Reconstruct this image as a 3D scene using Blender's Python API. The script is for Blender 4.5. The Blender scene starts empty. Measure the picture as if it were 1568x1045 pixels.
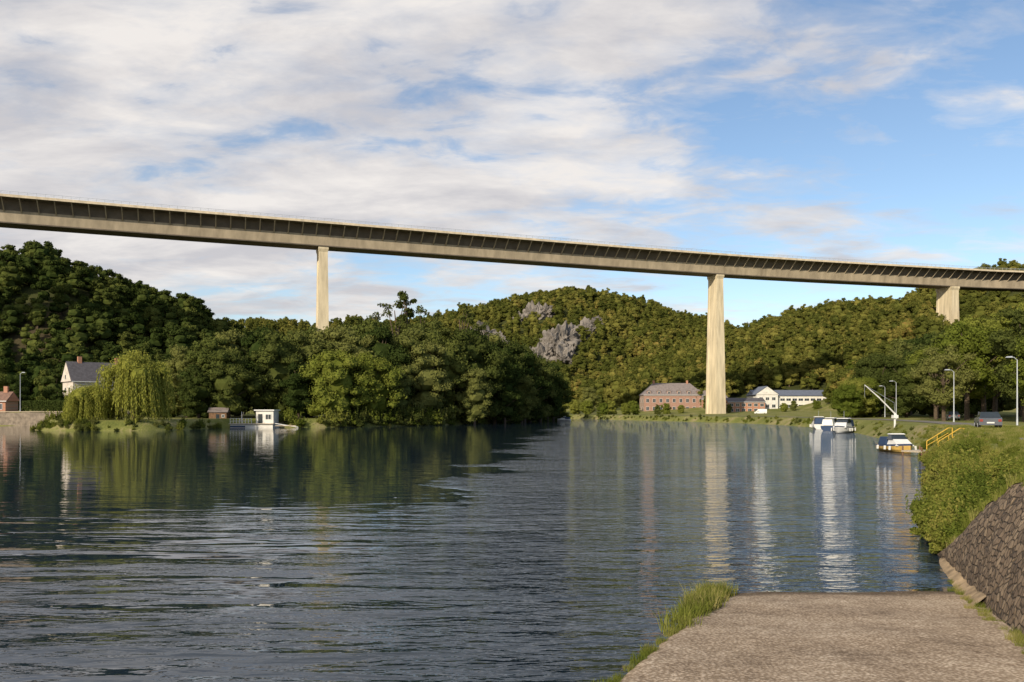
import bpy, bmesh, math, random
import numpy as np
from mathutils import Vector, noise
random.seed(7); RNG=np.random.default_rng(7)
scene=bpy.context.scene
SUN_AZ=(-0.53,-0.848); SUN_EL=math.radians(25)

# ------------------------------------------------------------------ helpers
def new_mat(name):
    m=bpy.data.materials.new(name); m.use_nodes=True
    nt=m.node_tree; nt.nodes.clear()
    out=nt.nodes.new('ShaderNodeOutputMaterial')
    return m,nt,out
def N(nt,t,**kw):
    return nt.nodes.new(t)
def math_n(nt,op,a,b=None,clamp=False):
    n=nt.nodes.new('ShaderNodeMath'); n.operation=op; n.use_clamp=clamp
    for i,v in enumerate((a,b)):
        if v is None: continue
        if isinstance(v,(int,float)): n.inputs[i].default_value=v
        else: nt.links.new(v,n.inputs[i])
    return n.outputs[0]
def ramp(nt,fac,stops):
    r=nt.nodes.new('ShaderNodeValToRGB'); e=r.color_ramp.elements
    while len(e)<len(stops): e.new(0.5)
    for i,(p,c) in enumerate(stops):
        e[i].position=p; e[i].color=(c[0],c[1],c[2],1) if len(c)==3 else c
    nt.links.new(fac,r.inputs[0]); return r.outputs[0]
def pos_node(nt,scale=(1,1,1),rot=0.0):
    g=nt.nodes.new('ShaderNodeNewGeometry'); m=nt.nodes.new('ShaderNodeMapping')
    m.inputs['Scale'].default_value=scale; m.inputs['Rotation'].default_value=(0,0,rot)
    nt.links.new(g.outputs['Position'],m.inputs[0]); return m.outputs[0]
def noise_n(nt,vec,scale,detail=4,rough=0.55,dist=0.0):
    n=nt.nodes.new('ShaderNodeTexNoise'); n.inputs['Scale'].default_value=scale
    n.inputs['Detail'].default_value=detail; n.inputs['Roughness'].default_value=rough
    n.inputs['Distortion'].default_value=dist
    nt.links.new(vec,n.inputs['Vector']); return n.outputs[0]
def simple(name,c,rough=0.6,var=0.12,scale=1.5,bump=0.0,metal=0.0,spec=0.4,c2=None,streak=None):
    m,nt,out=new_mat(name)
    b=N(nt,'ShaderNodeBsdfPrincipled'); b.inputs['Roughness'].default_value=rough
    b.inputs['Metallic'].default_value=metal; b.inputs['Specular IOR Level'].default_value=spec
    sc=streak if streak else (1,1,1)
    f=noise_n(nt,pos_node(nt,sc),scale,6,0.6)
    lo=[x*(1-var*2) for x in c]; hi=c2 if c2 else [min(1,x*(1+var*2)) for x in c]
    col=ramp(nt,f,[(0.3,lo),(0.7,hi)])
    nt.links.new(col,b.inputs['Base Color'])
    if bump>0:
        bp=N(nt,'ShaderNodeBump'); bp.inputs['Strength'].default_value=0.6; bp.inputs['Distance'].default_value=bump
        nt.links.new(noise_n(nt,pos_node(nt),scale*5,5,0.6),bp.inputs['Height']); nt.links.new(bp.outputs[0],b.inputs['Normal'])
    nt.links.new(b.outputs[0],out.inputs[0]); return m
def leaf_mat(name,c1,c2,c3,trans=0.3,nscale=0.12,c4=None):
    m,nt,out=new_mat(name)
    a=N(nt,'ShaderNodeAttribute'); a.attribute_name='rnd'
    oi=N(nt,'ShaderNodeObjectInfo')
    n1=noise_n(nt,pos_node(nt),nscale,3)
    f=math_n(nt,'ADD',math_n(nt,'MULTIPLY',a.outputs['Fac'],0.24),math_n(nt,'MULTIPLY',oi.outputs['Random'],0.60))
    f=math_n(nt,'ADD',f,math_n(nt,'MULTIPLY',n1,0.30),)
    st=[(0.18,c1),(0.55,c2),(0.88,c3)]
    if c4: st.append((1.0,c4))
    col=ramp(nt,f,st)
    d=N(nt,'ShaderNodeBsdfDiffuse'); t=N(nt,'ShaderNodeBsdfTranslucent')
    mx=N(nt,'ShaderNodeMixShader'); mx.inputs[0].default_value=trans
    nt.links.new(col,d.inputs[0]); nt.links.new(col,t.inputs[0])
    nt.links.new(d.outputs[0],mx.inputs[1]); nt.links.new(t.outputs[0],mx.inputs[2])
    nt.links.new(mx.outputs[0],out.inputs[0]); return m

_bm=bmesh.new(); bmesh.ops.create_icosphere(_bm,subdivisions=2,radius=1); _bm.verts.ensure_lookup_table()
ICO_V=np.array([v.co[:] for v in _bm.verts]); ICO_F=[tuple(v.index for v in f.verts) for f in _bm.faces]; _bm.free()
class MB:
    def __init__(s): s.v=[]; s.f=[]; s.m=[]; s.mats=[]
    def mi(s,mat):
        if mat not in s.mats: s.mats.append(mat)
        return s.mats.index(mat)
    def add(s,vs,fs,mat):
        o=len(s.v); s.v+= [tuple(map(float,p)) for p in vs]; k=s.mi(mat)
        for f in fs: s.f.append(tuple(i+o for i in f)); s.m.append(k)
    def box(s,x0,x1,y0,y1,z0,z1,mat):
        s.add([(x0,y0,z0),(x1,y0,z0),(x1,y1,z0),(x0,y1,z0),(x0,y0,z1),(x1,y0,z1),(x1,y1,z1),(x0,y1,z1)],
          [(0,3,2,1),(4,5,6,7),(0,1,5,4),(1,2,6,5),(2,3,7,6),(3,0,4,7)],mat)
    def prism_x(s,prof,x0,x1,mat,inset=0):   # prof: list of (y,z)
        n=len(prof); vs=[(x0,p[0],p[1]) for p in prof]+[(x1,p[0],p[1]) for p in prof]
        fs=[tuple(range(n))[::-1],tuple(range(n,2*n))]+[(i,(i+1)%n,n+(i+1)%n,n+i) for i in range(n)]
        s.add(vs,fs,mat)
    def prism_y(s,prof,y0,y1,mat):           # prof: list of (x,z)
        n=len(prof); vs=[(p[0],y0,p[1]) for p in prof]+[(p[0],y1,p[1]) for p in prof]
        fs=[tuple(range(n)),tuple(range(n,2*n))[::-1]]+[(i,n+i,n+(i+1)%n,(i+1)%n) for i in range(n)]
        s.add(vs,fs,mat)
    def core(s,c,r,mat,sq=.8):
        V=ICO_V.copy(); k=1+.16*np.sin(V[:,0]*5+c[0])*np.cos(V[:,1]*4+c[1])+RNG.uniform(-.1,.1,len(V))
        V=V*k[:,None]*r*np.array([1,1,sq])+np.array(c); s.add(V.tolist(),ICO_F,mat)
    def tube(s,pts,rad,mat,sides=7):
        pts=[Vector(p) for p in pts]; vs=[]; 
        for i,p in enumerate(pts):
            d=(pts[min(i+1,len(pts)-1)]-pts[max(i-1,0)]).normalized()
            a=d.cross(Vector((0.13,0.97,0.2))).normalized(); b=d.cross(a)
            for k in range(sides):
                t=2*math.pi*k/sides; vs.append(p+(a*math.cos(t)+b*math.sin(t))*rad[i])
        fs=[]
        for i in range(len(pts)-1):
            for k in range(sides):
                k2=(k+1)%sides; fs.append((i*sides+k,i*sides+k2,(i+1)*sides+k2,(i+1)*sides+k))
        fs.append(tuple(range(sides))[::-1]); fs.append(tuple(range((len(pts)-1)*sides,len(pts)*sides)))
        s.add(vs,fs,mat)
    def quads(s,Q,mat):  # Q (n,4,3)
        o=len(s.v); n=len(Q); s.v+= [tuple(p) for p in Q.reshape(-1,3).tolist()]; k=s.mi(mat)
        s.f+= [(o+4*i,o+4*i+1,o+4*i+2,o+4*i+3) for i in range(n)]; s.m+=[k]*n
    def mesh(s,name,smooth=False):
        me=bpy.data.meshes.new(name); me.from_pydata(s.v,[],s.f)
        for m in s.mats: me.materials.append(m)
        me.polygons.foreach_set('material_index',s.m)
        if smooth: me.polygons.foreach_set('use_smooth',[True]*len(s.f))
        a=me.attributes.new('rnd','FLOAT','FACE'); a.data.foreach_set('value',RNG.random(len(s.f)).astype(np.float32))
        me.update(); return me
    def obj(s,name,loc=(0,0,0),rz=0,smooth=False,scale=1):
        o=bpy.data.objects.new(name,s.mesh(name,smooth)); o.location=loc; o.rotation_euler=(0,0,rz); o.scale=(scale,)*3
        scene.collection.objects.link(o); return o
def link(name,me,loc,rz=0,sc=(1,1,1)):
    o=bpy.data.objects.new(name,me); o.location=loc; o.rotation_euler=(0,0,rz)
    o.scale=sc if isinstance(sc,tuple) else (sc,)*3
    scene.collection.objects.link(o); return o

# ------------------------------------------------------------------ materials
CONC=simple('bridge_concrete',(0.36,0.30,0.22),0.85,0.14,0.35,streak=(1,1,0.25))
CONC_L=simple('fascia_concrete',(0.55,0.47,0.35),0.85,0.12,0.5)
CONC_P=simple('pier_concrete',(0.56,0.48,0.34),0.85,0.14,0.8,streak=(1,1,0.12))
CONC_D=simple('shade_toned_concrete',(0.12,0.10,0.08),0.9,0.12,0.3)  # darkened to paint in the shade beneath the deck overhang; roadway reuses it
STEEL=simple('galvanised_steel',(0.42,0.45,0.50),0.5,0.05,2,metal=0.3)
BARK=simple('bark',(0.09,0.065,0.045),0.9,0.2,3)
WHITE=simple('white_render',(0.66,0.64,0.60),0.8,0.08,0.8)
PINKR=simple('offwhite_render',(0.56,0.50,0.45),0.85,0.12,0.8)
WPAINT=simple('white_paint',(0.66,0.66,0.65),0.35,0.05,2)
SLATE=simple('roof_slate',(0.085,0.08,0.09),0.7,0.15,1.5)
SLATE2=simple('roof_slate_warm',(0.20,0.17,0.165),0.7,0.15,1.5)
TILE=simple('roof_tile_red',(0.20,0.12,0.09),0.8,0.15,1.5)
BLUER=simple('roof_metal_bluegrey',(0.12,0.14,0.19),0.6,0.10,1)
GLASS=simple('dark_glass',(0.03,0.04,0.05),0.1,0.1,2,spec=0.6)
RUBBER=simple('rubber',(0.02,0.02,0.02),0.8,0.1,3)
YEL=simple('yellow_paint',(0.60,0.38,0.06),0.4,0.05,2)
OCHRE=simple('ochre_paint',(0.50,0.33,0.09),0.4,0.10,2)
NAVY=simple('navy_canvas',(0.02,0.045,0.11),0.7,0.1,3)
WOODB=simple('brown_timber',(0.16,0.09,0.05),0.8,0.2,3)
WOODL=simple('pale_timber',(0.42,0.36,0.28),0.8,0.15,3)
RED=simple('red_paint',(0.25,0.04,0.03),0.3,0.05,2)
GREYP=simple('grey_car_paint',(0.10,0.11,0.13),0.25,0.05,2)
def brick_mat(name,c):
    m,nt,out=new_mat(name); b=N(nt,'ShaderNodeBsdfPrincipled'); b.inputs['Roughness'].default_value=.85
    tc=N(nt,'ShaderNodeTexCoord'); br=N(nt,'ShaderNodeTexBrick'); br.inputs['Scale'].default_value=1.0
    mp=N(nt,'ShaderNodeMapping'); mp.inputs['Rotation'].default_value=(math.pi/2,0,0)
    nt.links.new(tc.outputs['Object'],mp.inputs[0]); nt.links.new(mp.outputs[0],br.inputs[0])
    br.inputs['Brick Width'].default_value=.5; br.inputs['Row Height'].default_value=.18; br.inputs['Mortar Size'].default_value=.015
    br.inputs['Color1'].default_value=(*c,1); br.inputs['Color2'].default_value=(c[0]*.75,c[1]*.75,c[2]*.75,1); br.inputs['Mortar'].default_value=(.35,.3,.25,1)
    nt.links.new(br.outputs[0],b.inputs['Base Color']); nt.links.new(b.outputs[0],out.inputs[0]); return m
BRICK=brick_mat('orange_brick',(0.48,0.20,0.11)); BRICKP=brick_mat('pink_brick',(0.38,0.20,0.15))

L_HILL=leaf_mat('forest_leaves',(0.058,0.072,0.016),(0.125,0.134,0.030),(0.220,0.205,0.050),0.28,0.015,(0.28,0.18,0.06))
L_DARK=leaf_mat('dark_leaves',(0.026,0.042,0.011),(0.056,0.076,0.020),(0.110,0.126,0.032),0.22,0.03)
L_BANK=leaf_mat('bank_tree_leaves',(0.042,0.058,0.015),(0.095,0.112,0.030),(0.175,0.182,0.055),0.28,0.06)
L_BRIGHT=leaf_mat('bright_leaves',(0.080,0.110,0.018),(0.145,0.172,0.030),(0.22,0.23,0.05),0.3,0.2)
L_WILLOW=leaf_mat('willow_leaves',(0.16,0.18,0.03),(0.25,0.26,0.05),(0.34,0.33,0.08),0.3,0.3)
L_SHRUB=leaf_mat('shrub_leaves',(0.065,0.095,0.018),(0.14,0.17,0.030),(0.29,0.27,0.07),0.3,0.5)
L_GRASS=leaf_mat('grass_blades',(0.09,0.12,0.02),(0.18,0.20,0.04),(0.34,0.30,0.12),0.3,0.8)

# ------------------------------------------------------------------ river outline and terrain height
RIVER=np.array([(-900,-40),(-30,-30),(1.5,-12),(3.4,-2),(6.4,5),(10.3,14.7),(10.9,17.1),(11.2,19.4),(13.6,25),(19.5,36),(28,53),(32,61),(37,72),(45,95),
 (56,130),(64,165),(68,200),(67,237),(58,270),(48,300),(35,350),(10,400),(-40,445),(-150,500),(-400,520),(-900,560),
 (-900,480),(-400,460),(-150,430),(-50,390),(2,350),(17,322),(11,290),(0,250),(-20,198),(-42,174),(-60,172),(-63,150),(-66,143),(-82,142),(-90,150),
 (-98,170),(-104,193),(-150,190),(-300,180),(-900,170)],float)
def seg_dist(X,Y,a,b):
    d=b-a; L=(d**2).sum(); t=np.clip(((X-a[0])*d[0]+(Y-a[1])*d[1])/L,0,1)
    return np.hypot(X-a[0]-t*d[0],Y-a[1]-t*d[1]),t
def river_sd(X,Y):
    X=np.asarray(X,float); Y=np.asarray(Y,float)
    D=np.full(X.shape,1e9); ins=np.zeros(X.shape,bool); n=len(RIVER)
    for i in range(n):
        a=RIVER[i]; b=RIVER[(i+1)%n]; d,_=seg_dist(X,Y,a,b); D=np.minimum(D,d)
        c=((a[1]>Y)!=(b[1]>Y))
        with np.errstate(divide='ignore',invalid='ignore'):
            xi=(b[0]-a[0])*(Y-a[1])/(b[1]-a[1])+a[0]
        ins^=(c&(X<xi))
    return np.where(ins,-D,D)
RIDGES=[
 (105,[(-600,300,52),(-330,320,54),(-212,330,49),(-198,330,52),(-180,330,49),(-169,330,43),(-158,330,38),(-147,330,31),(-135,330,24),(-112,335,7)]),
 (300,[(-900,900,102),(-500,1000,94),(-400,1000,90),(-340,1000,99),(-298,1000,102),(-257,1000,98),(-216,1000,96),(-180,1000,100),(-118,1000,96),(0,1000,88)]),
 (300,[(-150,760,58),(-88,750,68),(-52,750,77),(-21,750,84),(10,750,92),(50,750,101),(71,750,98),(96,750,89),(120,750,74),(145,750,49),(163,750,36),(194,750,15)]),
 (400,[(150,1400,87),(290,1400,92),(400,1400,90),(700,1400,112),(1400,1300,132)]),
 (200,[(147,550,23),(165,550,36),(188,550,46),(215,550,57),(246,550,63),(287,550,63),(314,550,71),(336,550,88),(354,550,91),(413,550,97),(700,450,102)]),
 (82,[(196,402,20),(208,376,34),(240,350,40),(300,310,45),(400,250,55),(700,120,65)])]
def sstep(x,a,b):
    t=np.clip((x-a)/(b-a),0,1); return t*t*(3-2*t)
def height(X,Y):
    X=np.asarray(X,float); Y=np.asarray(Y,float); sd=river_sd(X,Y)
    h=np.where(sd>0,np.minimum(sd*0.75,1.9),-np.minimum(-sd*0.6,2.2))
    h=h+sstep(sd,20,120)*2.0
    h=h+1.5*sstep(-X,97,103)*sstep(Y,193.5,196)
    hill=np.zeros(X.shape)
    for w,P in RIDGES:
        for i in range(len(P)-1):
            a=np.array(P[i][:2],float); b=np.array(P[i+1][:2],float)
            d,t=seg_dist(X,Y,a,b); z=P[i][2]*(1-t)+P[i+1][2]*t
            hill=np.maximum(hill,z*(0.5+0.5*np.cos(np.pi*np.minimum(d/w,1))))
    wob=2.5*np.sin(X*0.045+1.3)*np.cos(Y*0.037+X*0.01)+1.5*np.sin(X*0.11+Y*0.07)
    hill=hill+wob*np.clip(hill/30,0,1)
    return h+hill*sstep(sd,8,50)
def H1(x,y): return float(height(np.array([x]),np.array([y]))[0])

# terrain sheet
u=np.linspace(-4.95,4.95,520); gx=25*np.sinh(u)
v=np.linspace(-1.5,5.1,520); gy=40*np.sinh(v)
GX,GY=np.meshgrid(gx,gy); GZ=height(GX,GY)
co=np.stack([GX,GY,GZ],-1).reshape(-1,3); ny,nx=GX.shape
idx=np.arange(nx*ny).reshape(ny,nx)
F=np.stack([idx[:-1,:-1],idx[:-1,1:],idx[1:,1:],idx[1:,:-1]],-1).reshape(-1,4)
me=bpy.data.meshes.new('ground'); me.vertices.add(len(co)); me.vertices.foreach_set('co',co.ravel())
me.loops.add(F.size); me.loops.foreach_set('vertex_index',F.ravel().astype(np.int32))
me.polygons.add(len(F)); me.polygons.foreach_set('loop_start',np.arange(0,F.size,4,dtype=np.int32))
me.polygons.foreach_set('use_smooth',np.ones(len(F),bool)); me.update(calc_edges=True); me.validate()
m,nt,out=new_mat('ground_grass_and_earth')
b=N(nt,'ShaderNodeBsdfPrincipled'); b.inputs['Roughness'].default_value=.95; b.inputs['Specular IOR Level'].default_value=.1
P=pos_node(nt); n1=noise_n(nt,P,0.15,6,.65); n2=noise_n(nt,P,3.0,5,.7)
grass=ramp(nt,math_n(nt,'ADD',math_n(nt,'MULTIPLY',n1,.6),math_n(nt,'MULTIPLY',n2,.4)),[(0.35,(0.09,0.11,0.028)),(0.5,(0.17,0.18,0.05)),(0.62,(0.30,0.25,0.14))])
sep=N(nt,'ShaderNodeSeparateXYZ'); nt.links.new(P,sep.inputs[0])
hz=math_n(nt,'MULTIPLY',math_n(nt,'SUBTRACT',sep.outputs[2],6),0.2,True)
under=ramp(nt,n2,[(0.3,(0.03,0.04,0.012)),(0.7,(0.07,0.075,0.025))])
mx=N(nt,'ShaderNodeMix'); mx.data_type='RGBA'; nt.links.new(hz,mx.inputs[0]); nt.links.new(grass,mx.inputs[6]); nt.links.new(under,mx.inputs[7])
vd=N(nt,'ShaderNodeVectorMath'); vd.operation='DISTANCE'; vd.inputs[1].default_value=(-165,285,24); nt.links.new(P,vd.inputs[0])
em=math_n(nt,'SUBTRACT',1.3,math_n(nt,'MULTIPLY',math_n(nt,'ADD',vd.outputs['Value'],math_n(nt,'MULTIPLY',n1,20)),0.03),True)
earth=ramp(nt,n2,[(0.3,(0.05,0.035,0.025)),(0.7,(0.10,0.07,0.05))])
m3=N(nt,'ShaderNodeMix'); m3.data_type='RGBA'; nt.links.new(em,m3.inputs[0]); nt.links.new(mx.outputs[2],m3.inputs[6]); nt.links.new(earth,m3.inputs[7])
nt.links.new(m3.outputs[2],b.inputs['Base Color'])
bp=N(nt,'ShaderNodeBump'); bp.inputs['Distance'].default_value=.15; nt.links.new(n2,bp.inputs['Height']); nt.links.new(bp.outputs[0],b.inputs['Normal'])
nt.links.new(b.outputs[0],out.inputs[0]); me.materials.append(m); link('ground',me,(0,0,0))

# ------------------------------------------------------------------ water
m,nt,out=new_mat('river_water')
b=N(nt,'ShaderNodeBsdfPrincipled'); b.inputs['Base Color'].default_value=(0.014,0.026,0.042,1)
b.inputs['Roughness'].default_value=.02; b.inputs['IOR'].default_value=1.36; b.inputs['Specular IOR Level'].default_value=.75
P=pos_node(nt); sep=N(nt,'ShaderNodeSeparateXYZ'); nt.links.new(P,sep.inputs[0])
big=noise_n(nt,P,0.09,4,.6)
mv=math_n(nt,'SUBTRACT',sep.outputs[0],math_n(nt,'MULTIPLY',math_n(nt,'SUBTRACT',sep.outputs[1],33),0.09))
mv=math_n(nt,'ADD',mv,4.0); mv=math_n(nt,'ADD',mv,math_n(nt,'MULTIPLY',math_n(nt,'SUBTRACT',big,.5),22))
mask=math_n(nt,'MULTIPLY',mv,0.16,True)
nearm=math_n(nt,'MULTIPLY',math_n(nt,'SUBTRACT',32,sep.outputs[1]),0.055,True)
patch=ramp(nt,noise_n(nt,pos_node(nt,(.35,1,1),.1),0.22,4,.65),[(.43,(0,0,0)),(.57,(1,1,1))])
mask2=math_n(nt,'MAXIMUM',math_n(nt,'MULTIPLY',mask,math_n(nt,'ADD',math_n(nt,'MULTIPLY',patch,.45),.55)),math_n(nt,'MULTIPLY',math_n(nt,'MULTIPLY',nearm,patch),.35))
w1=noise_n(nt,pos_node(nt,(0.25,1,1),0.14),1.0,2,.35,.6)
w2=noise_n(nt,pos_node(nt,(0.32,1,1),-0.15),3.0,2,.5,.4)
w3=noise_n(nt,pos_node(nt,(0.40,1,1),0.12),8.5,2,.5,.3)
hh=math_n(nt,'MULTIPLY',w1,math_n(nt,'ADD',math_n(nt,'ADD',math_n(nt,'MULTIPLY',nearm,.12),math_n(nt,'MULTIPLY',mask,.05)),.015))
hh=math_n(nt,'ADD',hh,math_n(nt,'MULTIPLY',w2,math_n(nt,'ADD',math_n(nt,'MULTIPLY',mask2,.15),.003)))
hh=math_n(nt,'ADD',hh,math_n(nt,'MULTIPLY',w3,math_n(nt,'ADD',math_n(nt,'MULTIPLY',mask2,.058),.0003)))
bp=N(nt,'ShaderNodeBump'); bp.inputs['Strength'].default_value=1; bp.inputs['Distance'].default_value=1.0
nt.links.new(hh,bp.inputs['Height']); nt.links.new(bp.outputs[0],b.inputs['Normal'])
nt.links.new(b.outputs[0],out.inputs[0])
mb=MB(); mb.add([(-1500,-80,0),(600,-80,0),(600,900,0),(-1500,900,0)],[(0,1,2,3)],m); mb.obj('river')

# ------------------------------------------------------------------ viaduct
cp=[(-420,152),(-300,196),(-161,254.2),(-68,290.2),(89,348.2),(208.5,382.2),(249,391),(350,408),(470,418)]
def catmull(P,n=14):
    P=[np.array(p,float) for p in P]; out=[]
    for i in range(len(P)-1):
        p0=P[max(i-1,0)];p1=P[i];p2=P[i+1];p3=P[min(i+2,len(P)-1)]
        for k in range(n):
            t=k/n; out.append(.5*((2*p1)+(-p0+p2)*t+(2*p0-5*p1+4*p2-p3)*t*t+(-p0+3*p1-3*p2+p3)*t**3))
    out.append(P[-1]); return np.array(out)
cl=catmull(cp,20); ds=np.r_[0,np.cumsum(np.hypot(*np.diff(cl,axis=0).T))]
STEP=4.8; ss=np.arange(0,ds[-1],STEP); px_=np.interp(ss,ds,cl[:,0]); py_=np.interp(ss,ds,cl[:,1])
tx=np.gradient(px_); ty=np.gradient(py_); tl=np.hypot(tx,ty); tx/=tl; ty/=tl
ZT=70.3; ZB=63.1
def loft(mb,prof,mat,closed=True):
    n=len(prof); vs=[]
    for i in range(len(ss)):
        nxv,nyv=-ty[i],tx[i]
        for (uu,z) in prof: vs.append((px_[i]+nxv*uu,py_[i]+nyv*uu,z))
    fs=[]
    for i in range(len(ss)-1):
        for k in range(n if closed else n-1):
            k2=(k+1)%n; fs.append((i*n+k,(i+1)*n+k,(i+1)*n+k2,i*n+k2))
    if closed: fs+= [tuple(range(n)),tuple(range((len(ss)-1)*n,len(ss)*n))[::-1]]
    mb.add(vs,fs,mat)
def br_pt(i,u,z): return (px_[i]-ty[i]*u,py_[i]+tx[i]*u,z)
mb=MB()
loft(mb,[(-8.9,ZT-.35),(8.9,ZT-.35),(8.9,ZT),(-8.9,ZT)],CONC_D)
for s in (-1,1):
    pr=[(s*8.9,ZT-.45),(s*9.25,ZT-.45),(s*9.25,ZT+.35),(s*8.9,ZT+.35)]
    loft(mb,pr if s<0 else pr[::-1],CONC_L)
loft(mb,[(-3.7,ZB),(3.7,ZB),(4.4,ZB+3.6),(-4.4,ZB+3.6)],CONC)
loft(mb,[(-4.39,ZB+3.6),(4.39,ZB+3.6),(4.8,ZT-.36),(-4.8,ZT-.36)],CONC_D)  # upper web: shadow of the overhang put into the colour
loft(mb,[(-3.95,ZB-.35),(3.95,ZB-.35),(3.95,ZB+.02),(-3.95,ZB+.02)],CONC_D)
for i in range(0,len(ss)):
    for s in (-1,1):
        mb.tube([br_pt(i,s*4.3,ZB+3.2),br_pt(i,s*8.7,ZT-.45)],[.25,.2],CONC,4)
for s in (-1,1):
    loft(mb,[(s*9.05,ZT+1.25),(s*9.15,ZT+1.25),(s*9.15,ZT+1.35),(s*9.05,ZT+1.35)],STEEL)
    loft(mb,[(s*9.07,ZT+.8),(s*9.13,ZT+.8),(s*9.13,ZT+.86),(s*9.07,ZT+.86)],STEEL)
for i in range(len(ss)-1):
    for k in range(2):
        f=k/2
        x=px_[i]*(1-f)+px_[i+1]*f; y=py_[i]*(1-f)+py_[i+1]*f
        for s in (-1,1): 
            mb.tube([(x-ty[i]*9.1*s,y+tx[i]*9.1*s,ZT+.3),(x-ty[i]*9.1*s,y+tx[i]*9.1*s,ZT+1.3)],[.05,.05],STEEL,4)
loft(mb,[(-4,ZT+.01),(4,ZT+.01),(4,ZT+.06),(-4,ZT+.06)],CONC_D)
def pier(xc,zbase,wt,wb,tt,tb):
    i=int(np.argmin(abs(px_-xc))); X0,Y0=xc,np.interp(xc,px_,py_); T=(tx[i],ty[i]); M=(-ty[i],tx[i])
    rows=[]
    for z,w,t in ((zbase,wb,tb),(ZB-5,wt,tt),(ZB-2.2,wt,tt),(ZB-1.1,wt+.9,tt+.5),(ZB-.36,wt+.9,tt+.5)):
        ring=[(-t/2,-w/2),(t/2,-w/2),(t/2,-w/2+1.2),(t/2-.35,-w/2+1.5),(t/2-.35,w/2-1.5),(t/2,w/2-1.2),(t/2,w/2),(-t/2,w/2),(-t/2,w/2-1.2),(-t/2+.35,w/2-1.5),(-t/2+.35,-w/2+1.5),(-t/2,-w/2+1.2)]
        rows.append([(X0+T[0]*a+M[0]*c,Y0+T[1]*a+M[1]*c,z) for a,c in ring])
    vs=[p for r in rows for p in r]; n=12
    fs=[(r*n+k,r*n+(k+1)%n,(r+1)*n+(k+1)%n,(r+1)*n+k) for r in range(len(rows)-1) for k in range(n)]+[tuple(range((len(rows)-1)*n,len(rows)*n))]
    mb.add(vs,fs,CONC_P)
piers=[pier(-69,-2,6.4,8.0,3.1,4.6),pier(89,-1,6.8,8.8,3.3,4.8),pier(209,30,9.4,10.4,4.0,4.8),pier(-250,5,8,10,3.4,4.6),pier(330,35,8,10,3.4,4.4)]
mb.obj('viaduct_bridge')

# ------------------------------------------------------------------ trees
def leafquads(C,Nn,a,bw,jit=0.7):
    n=len(C); Nn=Nn+RNG.normal(0,jit,(n,3)); Nn/=np.linalg.norm(Nn,axis=1,keepdims=True)+1e-9
    r=RNG.normal(size=(n,3)); U=np.cross(Nn,r); U/=np.linalg.norm(U,axis=1,keepdims=True)+1e-9; V=np.cross(Nn,U)
    s=RNG.uniform(.6,1.3,(n,1)); U=U*a*s; V=V*bw*s
    return np.stack([C-U,C+V,C+U,C-V],1)
def clump_leaves(c,r,n,sq=0.8,lo=.62):
    d=RNG.normal(size=(n,3)); d/=np.linalg.norm(d,axis=1,keepdims=True)
    d[:,2]=np.where(d[:,2]<-.35,-d[:,2],d[:,2])
    rr=r*RNG.uniform(lo,1.2,(n,1)); bumpy=1+.18*np.sin(d[:,:1]*7+c[0])*np.cos(d[:,1:2]*6+c[1])
    C=np.array(c)+d*rr*bumpy*np.array([1,1,sq]); return C,d
def make_tree(name,H,R,z0,ncl,nleaf,a,mat,seed,top=1.0,trunk=True,full=True,core=.68,crs=1.0):
    rs=random.Random(seed); mb=MB(); cz=(H+z0)/2; hz=(H-z0)/2; cl_=[]
    for k in range(ncl):
        th=rs.uniform(0,2*math.pi); zz=rs.uniform(-.98,.95)
        zq=zz*.62 if (zz<0 and full) else zz
        prof=math.sqrt(max(0,1-zq*zq))**(top)
        rad=R*prof*math.sqrt(rs.uniform(.2,1))*(1+.22*math.sin(3*th+seed)+.1*math.sin(5*th+2*seed))*.82
        cr=R*rs.uniform(.18,.38)*(0.65+.35*prof)*crs
        cl_.append(((rad*math.cos(th),rad*math.sin(th),cz+hz*zz*.9),cr))
    Q=[]
    tot=sum(r*r for _,r in cl_)
    for c,r in cl_:
        C,d=clump_leaves(c,r,max(8,int(nleaf*r*r/tot)))
        Q.append(leafquads(C,d,a,a*.6))
        if core: mb.core(c,r*core,mat)
    if full and core:
        for zf,rf in ((-.55,.45),(0,.55),(.45,.40)): mb.core((0,0,cz+hz*zf),R*rf,mat)
    Q=np.concatenate(Q)
    mb.quads(Q,mat)
    if trunk:
        tr=H*.018+.08
        pts=[(0,0,-1.0)]+[(rs.uniform(-.3,.3)*i/4,rs.uniform(-.3,.3)*i/4,H*.85*i/5) for i in range(1,6)]
        mb.tube(pts,[tr*1.3,tr,tr*.8,tr*.6,tr*.4,tr*.15],BARK,7)
        for c,r in cl_[:min(16,ncl)]:
            zb=max(1.0,min(c[2]*.6,H*.6)); mb.tube([(0,0,zb),(c[0]*.5,c[1]*.5,(zb+c[2])/2+.3),c],[tr*.4,tr*.25,.04],BARK,5)
    return mb.mesh(name)
def proto_coll(name,meshes):
    c=bpy.data.collections.new(name)
    for i,me in enumerate(meshes):
        o=bpy.data.objects.new(me.name+'_proto',me); c.objects.link(o)
    return c
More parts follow.
